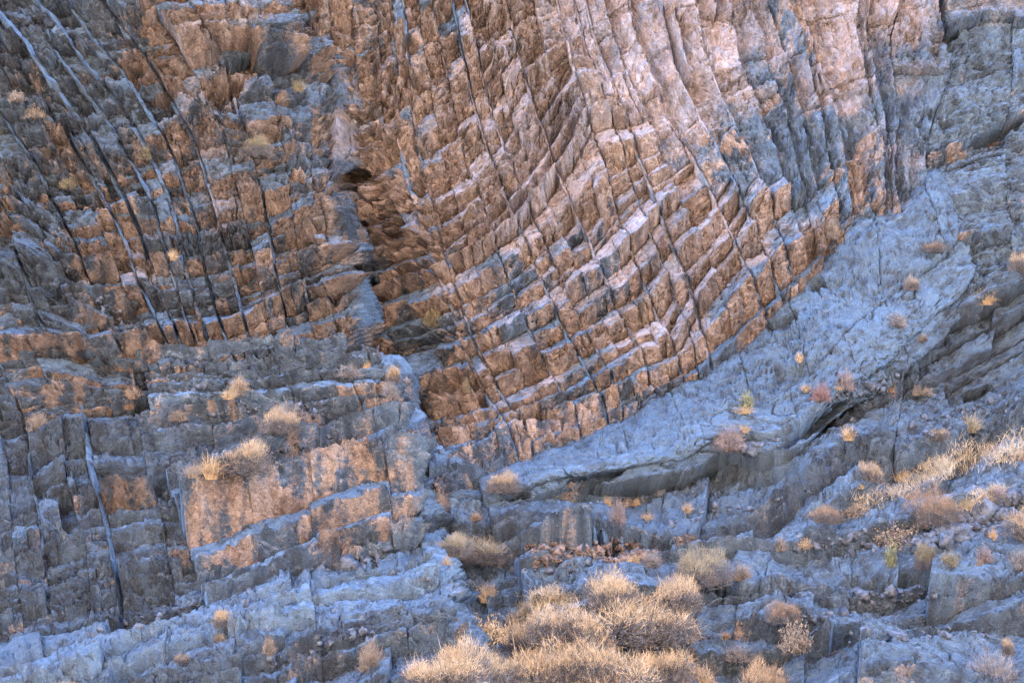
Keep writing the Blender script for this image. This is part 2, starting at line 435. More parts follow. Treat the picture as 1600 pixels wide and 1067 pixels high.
    h -= ra * (0.035 * np.clip(1 - ea / .06, 0, 1) + 0.022 * np.clip(1 - eb / .08, 0, 1))
    h += rough * (0.05 * fbm(bx * 1.3, by * 1.3, 60, 3) + 0.02 * fbm(bx * 9, by * 9, 61, 2)) + st.get('lump', 0) * fbm(bx * .45, by * .6, 62, 3)
    # thin bedding laminae on the fronts, stepped
    lam = vn(lx * .6, ly * 13 + 1.2 * vn(lx * 1.1, ly * 1.1, 70), 71)
    h += 0.042 * st.get('lamk', 1.0) * rough * (st.get('toprough', .35) * .9 + (1 - st.get('toprough', .35) * .9) * face) * np.tanh(lam * 6) * (1 - .6 * sheet) * (.4 + .6 * patchy)
    # open hairline cracks running across and along
    c1 = np.clip(1 - np.abs(vn(lx * .9, ly * 4.2 + .5 * vn(bx * 2, by * 2, 98), 110)) / .05, 0, 1) * smooth(-.25, .25, vn(bx * .8, by * .8, 111))
    c2 = np.clip(1 - np.abs(vn(lx * 2.3 + .5 * vn(bx * 2, by * 2, 99), ly * .55, 112)) / .04, 0, 1) * smooth(-.1, .35, vn(bx * .7, by * .7, 113))
    h -= .13 * np.maximum(c1, c2 * .8) * (1 - .7 * sheet)
    _, ek = facets(lx * 1.1 + .35 * vn(bx * 5, by * 5, 96), ly * 1.5 + .35 * vn(bx * 5, by * 5, 97), 58)
    h -= 0.08 * np.clip(1 - ek / .03, 0, 1)
    de = np.minimum(np.minimum(u, 1 - u) * wm, np.minimum(v, 1 - v) * hm)
    h -= rnd * (1 + vn(px / 9, py / 9, 80)) * np.clip(1 - de / .05, 0, 1)
    for x, y, rl, rh, ang, dep in PITS:
        sel = np.nonzero((np.abs(px - x) < rl * 1.6 + 10) & (np.abs(py - y) < rl * 1.6 + 10))[0]
        if len(sel) == 0: continue
        c_, s_ = math.cos(math.radians(ang)), math.sin(math.radians(ang))
        dx = px[sel] - x; dy = -(py[sel] - y)
        r = np.sqrt(((dx * c_ + dy * s_) / rl) ** 2 + ((-dx * s_ + dy * c_) / rh) ** 2) + .35 * vn(px[sel] / 9, py[sel] / 9, 77)
        h[sel] -= dep * smooth(1.25, .75, r)
    FP = P + nn * h[:, None]
    ALLP.append(FP)
    midn = .5 + .75 * fbm(bx * 5, by * 5 + h * 5, 101, 3)
    bign = fbm(bx * 1.0, by * 1.0, 102, 4)
    strk = smooth(.20, .5, fbm(bx * 7, by * .8, 103, 3)) * face * np.clip(1 - 1.6 * pat, 0, 1)
    lamc = .5 + .7 * vn(lx * 2, ly * 14, 104)
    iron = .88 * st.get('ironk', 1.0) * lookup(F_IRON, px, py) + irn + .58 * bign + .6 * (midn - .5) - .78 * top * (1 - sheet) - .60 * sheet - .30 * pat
    pale = .85 * lookup(F_PALE, px, py) + .40 * top * np.clip(1.6 * lookup(F_IRON, px, py) - .5, 0, 1) * (1 - pat) + pal - .12 * sheet + .38 * fbm(bx * 1.4, by * 1.4, 105, 4) - .03  # ledge tops made paler in the colour, as if lit from above
    colr = np.stack([np.clip(iron, 0, 1.3), np.clip(pale, 0, 1), np.clip(np.maximum(pat, top * .7 + sheet), 0, 1), ALB * tone * (1 + .12 * lamc - .06) * (1 + .22 * fbm(bx * .55, by * .8, 120, 3))], -1)  # patina, plus skylit blue painted on ledge tops and joint strips
    col2 = np.stack([np.clip(midn, 0, 1), np.clip(lamc, 0, 1), strk, np.zeros(len(px))], -1)
    bc = np.stack([lx, ly, rid * .01], -1)
    order = np.argsort([-mt[2] for mt in meta])
    solo = set(order[:300].tolist())
    merged = [[], [], [], [], []]; mo = 0
    o0 = 0
    for k, (n, m, area, depth) in enumerate(meta):
        cnt = (n + 1) * (m + 1)
        sl = slice(o0, o0 + cnt); o0 += cnt
        V = FP[sl]; C = colr[sl]; B = bc[sl]; NR = nn[sl]; D = col2[sl]
        bl = boundary_loop(n, m)
        V2 = V[bl] - NR[bl] * depth
        quads = grid_quads(n, m)
        L = len(bl); i0 = np.arange(L); i1 = (i0 + 1) % L
        side = np.stack([bl[i1], bl[i0], cnt + i0, cnt + i1], -1)
        VV = np.concatenate([V, V2]); QQ = np.concatenate([quads, side])
        CC = np.concatenate([C, C[bl]]); DD = np.concatenate([D, D[bl]])
        B2 = B[bl].copy(); B2[:, 2] += 1.0
        BB = np.concatenate([B, B2])
        if k in solo:
            mesh_obj("rock_block", VV, QQ, (CC, BB, DD), ROCK, root)
        else:
            merged[0].append(VV); merged[1].append(QQ + mo); merged[2].append(CC); merged[3].append(BB); merged[4].append(DD); mo += len(VV)
    if merged[0]:
        o = mesh_obj("small_rock_blocks", np.concatenate(merged[0]), np.concatenate(merged[1]), (np.concatenate(merged[2]), np.concatenate(merged[3]), np.concatenate(merged[4])), ROCK, root)
        o["kind"] = "stuff"
    # the rock mass behind the joints
    ns, ntt = net.nc * 7, net.nr * 7
    ss, tt = np.meshgrid(np.linspace(0, net.nc - 1, ns + 1), np.linspace(0, net.nr - 1, ntt + 1))
    qq = net.ev(ss.ravel(), tt.ravel())
    PB = world_from(qq[:, 0], qq[:, 1], qq[:, 2] + st.get('back', .75)) + 0
    cb = np.stack([np.clip(lookup(F_IRON, qq[:, 0], qq[:, 1]) + .2, 0, 1), np.zeros(len(qq)), np.zeros(len(qq)), np.full(len(qq), .85 * ALB)], -1)
    mesh_obj("bedrock", PB, grid_quads(ns, ntt), (cb, np.stack([qq[:, 0] / PXM, qq[:, 1] / PXM, qq[:, 0] * 0], -1), np.full((len(qq), 4), .5) * [1, 1, 0, 0]), ROCK, root)
    print(name, len(meta), "blocks")
    return root

def splits(a, b, mean, jitter=.45):
    """cut the length a..b into pieces of about `mean`"""
    n = max(1, int(round((b - a) / mean)))
    w = np.exp(rng.normal(0, jitter, n)); c = np.concatenate([[0], np.cumsum(w)]) / w.sum()
    return a + (b - a) * c

def beds_of(net, s_ref, mean_px, var=.45, bedoff=.05):
    """bed boundaries shared by the whole piece, with the character of each bed"""
    tt = np.linspace(0, net.nr - 1, 200)
    qc = net.ev(np.full(200, s_ref), tt)
    arc = np.concatenate([[0], np.cumsum(np.hypot(*(np.diff(qc[:, :2], axis=0).T)))])
    cur = 0.0; b = [0.0]
    while cur < arc[-1] - mean_px * .3:
        m = mean_px(np.interp(cur, arc, tt)) if callable(mean_px) else mean_px
        cur += max(.3 * m, m * math.exp(rng.normal(0, var))); b.append(min(cur, arc[-1]))
        mean_px = mean_px
    b[-1] = arc[-1]
    tb = np.interp(b, arc, tt)
    ch = [dict(kH=math.exp(rng.normal(0, .45)), df=rng.normal(0, .10), off=rng.normal(0, bedoff), tone=float(np.clip(rng.normal(1, .08), .75, 1.25)), iron=rng.normal(0, .12)) for _ in tb]
    return tb, ch

def lay(net, joints, bed_px, block_px, s_ref, sheet=None, split_p=.35, miss=.03, merge_p=.12, style=None, var=.45, slip=.10, bedoff=.05, wrap=None):
    """joints: s of through-going joints. Beds run on across them with a small slip; short joints cut each bed into blocks.
       sheet: dict joint index -> width in px of the joint face that shows as a thin lit strip"""
    out = []
    J = sorted(joints)
    tb0, ch = beds_of(net, s_ref, bed_px, var, bedoff)
    nb = len(tb0) - 1
    sheet = sheet or {}
    for k in range(len(J) - 1):
        sa, sb = J[k], J[k + 1]
        sm = (sa + sb) / 2
        tb = tb0.copy()
        th = np.diff(tb0)
        sl_ = np.array([slip(sm, t_) for t_ in tb0[1:-1]]) if callable(slip) else slip
        tb[1:-1] += rng.normal(0, 1, nb - 1) * sl_ * np.minimum(th[1:], th[:-1])
        tt = np.linspace(0, net.nr - 1, 60)
        sw = 0.0
        qa = net.ev(np.array([sa, sb]), np.array([(net.nr - 1) / 2] * 2)); wmid = np.hypot(*(qa[1] - qa[0])[:2])
        if k in sheet:
            sw = min(.4, sheet[k] / max(wmid, 1)) * (sb - sa)
        se = sb - sw
        i = 0
        while i < nb:
            n = 1
            st_ = style(sm, (tb[i] + tb[i + 1]) / 2) if style else {}
            mp_ = st_.pop('merge', merge_p)
            if wrap is not None and sa >= wrap - 1e-6: mp_ = .8
            while i + n < nb and rng.random() < mp_ and n < 14: n += 1
            t0, t1 = tb[i], tb[i + n]
            qa = net.ev(np.array([sa, se]), np.array([(t0 + t1) / 2] * 2)); wcol = np.hypot(*(qa[1] - qa[0])[:2])
            bp = st_.pop('len', block_px)
            if wcol > bp * 1.3: cuts = splits(sa, se, bp / wcol * (se - sa), .55)
            elif rng.random() < split_p: cuts = splits(sa, se, (se - sa) * .5)
            else: cuts = [sa, se]
            for c in range(len(cuts) - 1):
                d = dict(s0=cuts[c], s1=cuts[c + 1], t0=t0, t1=t1)
                d.update(ch[i]); d['off'] = d['off'] * st_.get('bedoff', 1)
                d['tone'] = d['tone'] * float(np.clip(rng.normal(1, .06), .8, 1.2))
                if style: d.update({k_: v_ for k_, v_ in style(sm, (t0 + t1) / 2).items() if k_ not in ('merge', 'len', 'off')}); d['off'] += style(sm, (t0 + t1) / 2).get('off', 0)
                if rng.random() < miss: d['off'] -= rng.uniform(.12, .32)
                out.append(d)
            i += n
        if sw > 0:
            qc = net.ev(np.full(60, sb), tt)
            arc = np.concatenate([[0], np.cumsum(np.hypot(*(np.diff(qc[:, :2], axis=0).T)))])
            cur = 0.0; bounds = [0.0]
            while cur < arc[-1] - 4:
                cur += max(25, 120 * math.exp(rng.normal(0, .6))); bounds.append(min(cur, arc[-1]))
            tq = np.interp(bounds, arc, tt)
            for i in range(len(tq) - 1):
                swm = sheet[k] / PXM
                if rng.random() < .42:
                    out.append(dict(s0=se, s1=sb, t0=tq[i], t1=tq[i + 1], H=.03, off=rng.uniform(-.06, .02), gap=.2, rough=.9)); continue
                out.append(dict(s0=se, s1=sb, t0=tq[i], t1=tq[i + 1], H=0.0, f=.1, Hs=-1.5 * swm, sheet=1.0, off=rng.uniform(-.05, .05), gap=.2, rough=1.0, under=0, round=.004))
    return out

# ------------------------------------------------------------------ the canyon side, piece by piece
# 1 the folded wall: joints J0..J8 and ribs R2..R6 (columns) crossed by bedding arcs a0..a7 (rows)
FOLD = [
 [(690,790),(755,742),(840,717),(955,678),(1035,632),(1072,612),(1118,592),(1205,512),(1252,467),(1300,410),(1335,370),(1382,360),(1408,347),(1455,302)],
 [(650,730),(745,705),(820,667),(945,625),(1015,592),(1060,568),(1102,525),(1180,445),(1228,400),(1285,350),(1325,310),(1380,290),(1400,290),(1450,270)],
 [(630,690,0.60),(735,675,0.10),(805,643),(925,589),(1000,545),(1045,530),(1085,460),(1150,380),(1200,300),(1265,260),(1315,240),(1375,225),(1400,230),(1450,230)],
 [(575,600,1.50),(690,566,0.45),(748,544),(868,480),(942,428),(985,385),(1035,330),(1100,280),(1160,210),(1250,170),(1300,180),(1365,170),(1405,170),(1458,190)],
 [(508,434,1.70),(615,402,0.75),(695,373),(790,300),(855,215),(905,135),(962,140),(1020,125),(1115,120),(1235,110),(1285,120),(1350,110),(1398,110),(1480,125)],
 [(500,270,1.30),(570,280,0.60),(655,225),(745,165),(810,85),(882,50),(930,50),(992,40),(1098,50),(1222,60),(1270,60),(1338,50),(1395,55),(1474,70)],
 [(490,120),(560,130),(640,90),(715,30),(790,0),(868,-20),(915,-10),(985,-10),(1092,-10),(1200,10),(1250,0),(1340,0),(1405,0),(1465,0)],
 [(470,-90),(545,-90),(620,-90),(700,-90),(765,-90),(850,-90),(900,-90),(980,-90),(1088,-90),(1185,-90),(1240,-90),(1335,-90),(1405,-90),(1460,-90)]]
fold = Net(FOLD)
def ribness(s, t):
    return float(np.clip((s - 4.6) / 2.0, 0, 1) * np.clip((t - (3.6 - .85 * max(0, s - 6))) / 1.0, 0, 1))
def fold_style(s, t):
    r = ribness(s, t); d = {}
    if r > .25:
        d.update(Hs=.46 * r * rng.uniform(.5, 1.2), H=.02, f=.95, rough=1.0, under=.0, patina=.5 * r, pale=r * rng.uniform(.0, .22), tone=float(np.clip(rng.normal(1.08, .08), .85, 1.3)), alongt=1, iron=rng.normal(-.30 * r, .14), off=rng.normal(0, .09), gap=1.1, merge=.78 + .10 * r, len=70, bedoff=.3)
    elif t > 3.9 and s < 5:
        d.update(rough=2.3, f=float(np.clip(rng.normal(.7, .15), .3, .95)), merge=.5, len=95, kH=.6)
    elif t > 2.6:
        d.update(rough=1.15, merge=.08, len=70)
    else:
        d.update(merge=.04, len=60)
    return d
joints = [0, .5, 1.0, 1.45, 1.75, 2.0, 2.3, 2.62, 3.0, 3.25, 3.55, 4.0, 4.5, 5.0, 5.6, 6.0, 6.45, 7.0, 7.5, 8.0, 8.4, 8.72, 9.0, 9.55, 10.0, 11.0, 11.28, 12.0, 13.0]
rng = np.random.default_rng(71)
fold_blocks = lay(fold, joints, 29, 60, 3.0, sheet={3: 4, 4: 4, 6: 3, 7: 6, 8: 4, 10: 5, 12: 5, 13: 3, 14: 6, 16: 4, 17: 6, 18: 4}, split_p=.12, miss=.03, style=fold_style, var=.72, slip=.05)
build_region("folded_wall", "tan and pink limestone wall of curved beds cut by steep joints", fold, fold_blocks,
             dict(H=.72, f=.50, Hs=.04, jit=.020, tilt=.025, rough=1.0, dip=28, under=.30, depth=.8, warp=.8))

# 2 the smooth grey slab under the fold
slab = Net([
 [(765,800,-.2),(885,765,-.3),(965,752,-.35),(1075,733,-.4),(1130,705,-.5),(1238,706,-.7),(1320,640,-.6),(1390,600,-.45),(1442,560,-.3),(1510,490,-.1),(1520,440,.0)],
 [(758,770,-.35),(872,742,-.5),(960,722,-.6),(1060,690,-.7),(1130,660,-.75),(1225,640,-.85),(1310,570,-.75),(1370,520,-.6),(1430,470,-.4),(1492,420,-.15),(1500,370,.05)],
 [(752,748,-.05),(860,722,-.08),(955,686,-.1),(1040,640,-.12),(1122,598,-.15),(1210,520,-.15),(1272,455,-.12),(1337,378,-.10),(1405,350,-.05),(1457,305,.05),(1478,295,.3)],
 [(745,725,.5),(850,695,.5),(945,655,.5),(1030,610,.5),(1112,565,.5),(1198,485,.5),(1258,420,.5),(1325,345,.5),(1400,320,.5),(1450,275,.6),(1468,268,.9)]])
rng = np.random.default_rng(41)
slab_blocks = lay(slab, [0, 10], 54, 115, 5.0, split_p=.3, miss=0.0, merge_p=.3, slip=.3)
build_region("bedding_slab", "smooth blue-grey bedding slab curving up under the folded beds", slab, slab_blocks,
             dict(H=.10, f=.14, Hs=.02, jit=.02, tilt=.02, rough=.55, toprough=.7, lamk=.7, ironk=.3, tone=.68, dip=22, patina=1.0, under=0, gap=.22, depth=.9, tonev=.05, back=.8, warpb=9, lump=.15))

# 3 the massive grey rock on the right
right = Net([
 [(1488,500),(1560,492),(1640,470),(1760,440)],
 [(1478,350),(1550,335),(1640,300),(1760,250)],
 [(1448,248),(1540,218),(1640,168),(1760,110)],
 [(1470,120),(1550,92),(1640,66),(1760,36)],
 [(1462,-90),(1550,-95),(1640,-100),(1760,-110)]], off=.25)
rng = np.random.default_rng(42)
right_blocks = lay(right, [0, 1.3, 3], 52, 130, 1.5, split_p=.2, miss=0.02, merge_p=.35, slip=.3)
build_region("massive_wall", "massive blue-grey rock right of the upright ribs with a dark crack", right, right_blocks,
             dict(H=.32, f=.3, Hs=.03, jit=.05, tilt=.06, rough=1.3, toprough=.7, ironk=.75, dip=20, patina=.55, under=.3, gap=.3, depth=.9, tonev=.07, back=.9, warpb=14, lump=.25))

# 4 lumpy beds below the slab
apron = Net([
 [(690,868,-.1),(960,868,-.3),(1120,862,-.3),(1260,818,-.3),(1430,775,-.3),(1600,715,-.3),(1760,670,-.3)],
 [(685,830),(960,812),(1120,795),(1260,750),(1430,690),(1600,630),(1760,590)],
 [(680,800,.1),(960,758,.45),(1120,725,.5),(1260,690,.4),(1430,600,.1),(1600,530,.1),(1760,480,.1)],
 [(680,765,.5),(960,730,1.0),(1120,670,1.0),(1260,620,.9),(1430,500,.5),(1600,430,.2),(1760,380,.2)]])
rng = np.random.default_rng(43)
apron_blocks = lay(apron, [0, 6], 38, 120, 3.0, split_p=.3, miss=.08, merge_p=.06, slip=.35, var=.6, bedoff=.14)
build_region("lower_beds", "lumpy blue-grey beds stepping down below the smooth slab", apron, apron_blocks,
             dict(H=.40, f=.16, Hs=.08, jit=.09, tilt=.14, rough=1.25, toprough=.6, ironk=.4, tone=.85, dip=22, patina=.2, under=.6, gap=.22, depth=1.3, tonev=.08, back=1.3, warpb=26, lump=.5))

# 5 foreground ledges, lower right
ledge = Net([
 [(840,1150),(1060,1150),(1270,1145),(1450,1140),(1760,1130)],
 [(840,1060),(1060,1052),(1270,1040),(1450,1028),(1760,975)],
 [(835,1000),(1060,995),(1270,985),(1450,965),(1760,900)],
 [(830,960),(1065,940),(1275,915),(1450,893),(1760,835)],
 [(820,915),(1075,888),(1285,850),(1450,825),(1760,745)],
 [(810,880,.1),(1085,860,.1),(1290,800,.1),(1450,752,.1),(1760,665,.1)]], off=-.45)
rng = np.random.default_rng(44)
ledge_blocks = lay(ledge, [0, 4], 44, 170, 2.2, split_p=.3, miss=.08, merge_p=.06, slip=.3, var=.65, bedoff=.15)
build_region("ledge_slope", "blue-grey stepped ledges sloping up to the right in front", ledge, ledge_blocks,
             dict(H=.40, f=.16, Hs=.07, jit=.09, tilt=.13, rough=1.15, toprough=.6, ironk=.4, tone=.88, dip=14, patina=.2, under=.7, gap=.22, depth=1.0, tonev=.07, back=.9, warpb=28, lump=.5))

# 6 gully floor
# the floor lies back under the beds above it
gully = Net([
 [(620,1150),(760,1130),(900,1120),(1060,1110)],
 [(640,980),(760,960),(880,940),(1060,930)],
 [(640,870),(760,860),(900,862),(1060,868)],
 [(640,770),(760,785),(900,815),(1060,835)]], off=.35)
rng = np.random.default_rng(45)
gully_blocks = lay(gully, [0, 1, 2, 3], 42, 70, 1.5, split_p=.3, miss=.05, slip=.3)
build_region("gully_floor", "dark rocky gully floor behind the golden shrubs", gully, gully_blocks,
             dict(H=.40, f=.25, Hs=.05, jit=.04, tilt=.10, rough=1.3, dip=12, patina=.7, under=.5, depth=.8, back=.8, warpb=16, lump=.3))

# 7 the upper left wall with its thin steep fins
LEFT = [
 [(-140,690),(0,675),(115,660),(205,645),(275,628),(335,618),(400,603),(460,590),(512,577),(556,566),(572,562,1.7)],
 [(-180,600),(-60,590),(60,580),(180,570),(262,560),(315,548),(372,535),(430,515),(484,490),(540,470),(557,470,1.7)],
 [(-240,440),(-120,430),(0,420),(110,410),(205,400),(275,395),(335,385),(405,370),(465,355),(520,340),(547,340,1.7)],
 [(-320,270),(-200,260),(-90,250),(20,240),(120,240),(205,230),(275,220),(355,205),(440,195,.3),(515,190,.95),(560,190,1.6)],
 [(-420,100),(-310,90),(-200,90),(-80,90),(10,80),(95,70),(180,60),(285,50),(390,40,.2),(500,30,1.0),(550,30,1.6)],
 [(-540,-90),(-440,-90),(-330,-90),(-220,-90),(-120,-90),(-20,-90),(70,-90),(190,-90),(330,-90,.2),(470,-90,1.0),(530,-90,1.6)]]
left = Net(LEFT, off=-1.05)
def left_style(s, t):
    d = {}
    if t > 1.9 and s < 7.2:
        d.update(rough=2.6, f=float(np.clip(rng.normal(.65, .2), .2, .95)), H=.09 * rng.uniform(.3, 1.6), merge=.3, len=75, bedoff=2.2)
    elif t > 2.2:
        d.update(rough=1.6, H=.10 * rng.uniform(.2, 1.4), merge=.3, len=110)
    if t > 3.68 and 6.6 < s < 8.75: d['off'] = .55
    elif 3.45 < t < 3.68 and 7.3 < s < 8.75: d['off'] = -.12
    return d
lj = [0, 1, 2, 2.7, 3.2, 3.7, 4.05, 4.45, 4.9, 5.3, 5.75, 6.3, 6.8, 7.3, 7.9, 8.5, 9.0, 10.0]
rng = np.random.default_rng(46)
left_blocks = lay(left, lj, 25, 75, 7.0, sheet={3: 5, 5: 6, 6: 9, 7: 5, 8: 7, 9: 5, 10: 5, 12: 4}, split_p=.3, miss=.04, style=left_style, var=.55, slip=lambda s_, t_: .07 if (t_ < 2.2 and s_ > 4.5) else .3, wrap=9)
for d in left_blocks:
    if d.get('sheet'): d['off'] = rng.uniform(.0, .16) if d['t0'] > 1.4 else rng.uniform(-.08, .02)
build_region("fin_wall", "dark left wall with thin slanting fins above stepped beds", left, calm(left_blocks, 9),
             dict(H=.62, f=.54, Hs=.05, jit=.09, tilt=.10, rough=1.1, tone=.76, ironk=.74, dip=16, under=.35, depth=1.0, back=.85, lump=.3, warpb=8))  # darker tone: varnish plus this side's shade put into the stone colour

# 8 lower left wall
low = Net([
 [(-150,1090),(40,1030),(190,985),(352,945),(390,935,1.2)],
 [(-150,950),(30,905),(180,870),(345,858),(380,850,1.0)],
 [(-150,810),(10,780),(150,750),(320,735),(360,730,.8)],
 [(-160,690),(-10,660),(120,630),(272,640),(310,640,.6)],
 [(-190,570),(-60,540),(60,510),(212,558),(240,550,.5)],
 [(-220,470),(-90,430),(20,400),(150,450),(175,440,.5)],
 [(-260,370),(-120,330),(-20,290),(60,330),(85,330,.5)]], off=-1.15)
rng = np.random.default_rng(47)
low_blocks = lay(low, [0, .6, 1, 1.3, 1.75, 2.05, 2.5, 3, 4], 24, 62, 2.0, sheet={2: 4, 4: 7, 6: 5}, split_p=.3, miss=.06, merge_p=.12, slip=.2, var=.5, wrap=3)
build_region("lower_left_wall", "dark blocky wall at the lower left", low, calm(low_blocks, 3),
             dict(H=.50, f=.50, Hs=.05, jit=.08, tilt=.08, rough=1.3, ironk=.6, tone=.70, dip=18, under=.4, depth=.9, back=.85, patina=.35, warpb=10, lump=.2))  # tone lowered for varnish and for shade painted into the rock colour

# 9 stepped buttress in the middle left
butt = Net([
 [(330,955),(450,912),(560,875),(660,848),(700,850,1.4)],
 [(300,855),(430,818),(550,778),(652,755),(690,770,1.4)],
 [(270,765),(400,728),(520,694),(634,668),(672,690,1.4)],
 [(240,665),(380,655),(500,645),(616,634),(655,650,1.4)],
 [(228,600),(370,600),(480,588),(602,580),(640,590,1.4)],
 [(215,560,.4),(350,555,.4),(470,548,.4),(588,552,.4),(625,560,1.6)]], off=-1.35)
rng = np.random.default_rng(64)
butt_blocks = lay(butt, [0, 2.55, 3, 4], 24, 130, 2.0, sheet={}, split_p=.3, miss=.05, merge_p=.04, slip=.12, var=.5, bedoff=.16, wrap=3)
build_region("stepped_buttress", "stepped blue-topped ledges with tan fronts in the left centre", butt, calm(butt_blocks, 3),
             dict(H=1.15, f=.34, Hs=.04, jit=.07, tilt=.05, rough=1.0, ironk=.8, dip=12, under=.4, depth=1.1, back=.85, patina=.2, warpb=6))

# 10 slab and broken beds at the bottom left
foot = Net([
 [(-150,1230),(100,1210),(300,1190),(500,1170),(700,1150),(750,1150,1.0)],
 [(-150,1160),(100,1130),(300,1090),(500,1045),(712,1005),(750,1005,1.4)],
 [(-150,1120),(100,1075),(320,1010),(490,965),(700,935),(735,940,1.4)],
 [(-150,1058,.7),(100,1008,.7),(345,943,.7),(485,898,.7),(664,846,.7),(705,860,1.8)],
 [(-150,1030,2.2),(100,980,2.2),(345,915,2.2),(485,870,2.2),(655,820,2.2),(700,830,2.6)]], off=-2.2)
def foot_style(s_, t_):
    return dict(H=.10, f=.15, rough=1.05, patina=.9, merge=.35, len=150) if t_ > 1.9 else {}
rng = np.random.default_rng(49)
foot_blocks = lay(foot, [0, 3, 4, 5], 30, 120, 3.0, split_p=.3, miss=.03, merge_p=.1, slip=.25, var=.6, bedoff=.10, style=foot_style, wrap=4)
build_region("foot_slab", "tilted blue-grey slab and broken beds at the bottom left", foot, calm(foot_blocks, 4),
             dict(H=.42, f=.20, Hs=.05, jit=.06, tilt=.07, rough=1.1, toprough=.55, ironk=.5, tone=.82, dip=18, under=.5, depth=1.1, back=.9, patina=.25, warpb=10, lump=.15))

# ------------------------------------------------------------------ the rest of the canyon, outside the picture
def plain_rock(name, color_a, color_b):
    m, nt, b = new_mat(name)
    geo = N(nt, "ShaderNodeNewGeometry")
    f = noise_n(nt, geo.outputs["Position"], 0.35, 6, 0.6)
    nt.links.new(mix_n(nt, maprange(nt, f, 0.35, 0.65), color_a, color_b), b.inputs["Base Color"])
    return m
WALLM = plain_rock("sunlit_canyon_rock", (0.30, 0.20, 0.135), (0.40, 0.28, 0.195))
FLOORM = plain_rock("canyon_gravel", (0.28, 0.25, 0.22), (0.40, 0.36, 0.31))

def sheet_obj(name, label, X, Y, Z, mat):
    ny, nx = X.shape
    o = mesh_obj(name, np.stack([X, Y, Z], -1).reshape(-1, 3), grid_quads(nx - 1, ny - 1), None, mat, smoothed=True)
    o["kind"] = "structure"; o["label"] = label
    return o
# cliff core: carries the wall on beyond the frame, behind all the beds, and up to the rim
xs = np.linspace(-90, 90, 121); zs = np.linspace(-2, 60, 60)
X, Z = np.meshgrid(xs, zs)
py_ = 533.5 - (Z - ZC) * PXM
Yc = lean(np.clip(py_, -3000, 1500)) + 1.35 + 1.2 * fbm(X * .15, Z * .15, 200, 4) * smooth(11, 16, np.abs(X))
sheet_obj("cliff_core", "rock mass behind the beds rising to the rim", X, Yc, Z, FLOORM if False else WALLM)
# opposite canyon wall behind the camera, sunlit on its upper part
xs = np.linspace(-110, 110, 80); zs = np.linspace(-1, 120, 44)
X, Z = np.meshgrid(xs, zs)
Yo = -58 - .30 * Z + 5 * fbm(X * .05, Z * .08, 210, 5)
sheet_obj("opposite_wall", "sunlit canyon wall across from the folded cliff", X, Yo, Z, WALLM)
# canyon floor reaching far up and down the canyon
xs = np.linspace(-1500, 1500, 120); ys = np.linspace(-1500, 1500, 160)
X, Y = np.meshgrid(xs, ys)
sheet_obj("ground", "gravel floor of the canyon", X, Y, np.full(X.shape, -.3), FLOORM)

# ------------------------------------------------------------------ plants on the ledges
PTS = np.concatenate(ALLP)
PPX, PPY = pix_from(PTS)
_cell = (np.floor((PPX + 400) / 4).astype(np.int64) * 4096 + np.floor((PPY + 400) / 4).astype(np.int64))
_ord = np.argsort(_cell, kind='stable'); _srt = _cell[_ord]
def ground_at(x, y, rad=5.0):
    """the rock surface that stands nearest in front at this place on the cliff"""
    cx, cy = int((x + 400) // 4), int((y + 400) // 4)
    sel = []
    for i in (cx - 1, cx, cx + 1):
        lo, hi = np.searchsorted(_srt, (i * 4096 + cy - 1, i * 4096 + cy + 2))
        sel.append(_ord[lo:hi])
    sel = np.concatenate(sel)
    if len(sel) == 0:
        return world_from(np.array(x, float), np.array(y, float), lean(y))
    c = sel[np.argsort(PTS[sel, 1])]
    return PTS[c[min(len(c) - 1, max(0, len(c) // 6))]]

def strands(base, tip, bend, width, K, r):
    """thin tapering ribbons from base to tip with a sideways bend; returns verts, quads"""
    n = len(base)
    t = np.linspace(0, 1, K)[None, :, None]
    d = tip - base
    P = base[:, None] * (1 - t) + tip[:, None] * t + bend[:, None] * (4 * t * (1 - t))
    side = np.cross(d, r.normal(size=(n, 3))); side /= np.linalg.norm(side, axis=1)[:, None] + 1e-9
    wd = np.asarray(width).reshape(-1, 1, 1) * (1 - .75 * t)
    V = np.stack([P - side[:, None] * wd / 2, P + side[:, None] * wd / 2], 2).reshape(-1, 3)
    k = np.arange(n)[:, None] * (2 * K) + np.arange(K - 1)[None] * 2
    Q = np.stack([k, k + 1, k + 3, k + 2], -1).reshape(-1, 4)
    return V, Q

def dome_dirs(n, r, low=-.05):
    z = r.uniform(low, 1, n) ** 1.0; a = r.uniform(0, 2 * np.pi, n); q = np.sqrt(np.clip(1 - z * z, 0, 1))
    return np.stack([q * np.cos(a), q * np.sin(a), z], -1)

def plain_mesh(name, V, Q):
    me = bpy.data.meshes.new(name)
    nq = len(Q)
    me.vertices.add(len(V)); me.vertices.foreach_set("co", np.ascontiguousarray(V, np.float32).ravel())
    me.loops.add(nq * 4); me.loops.foreach_set("vertex_index", np.ascontiguousarray(Q, np.int32).ravel())
    me.polygons.add(nq); me.polygons.foreach_set("loop_start", np.arange(0, nq * 4, 4, dtype=np.int32)); me.polygons.foreach_set("loop_total", np.full(nq, 4, np.int32))
    me.update(); me.materials.append(None)
    return me

def lumpy(d, r, ph):
    return .80 + .20 * np.sin(3 * np.arctan2(d[:, 1], d[:, 0]) + ph) * (1 - d[:, 2]) + .12 * np.sin(5 * d[:, 2] * 3 + 2 * ph + 4 * d[:, 0])

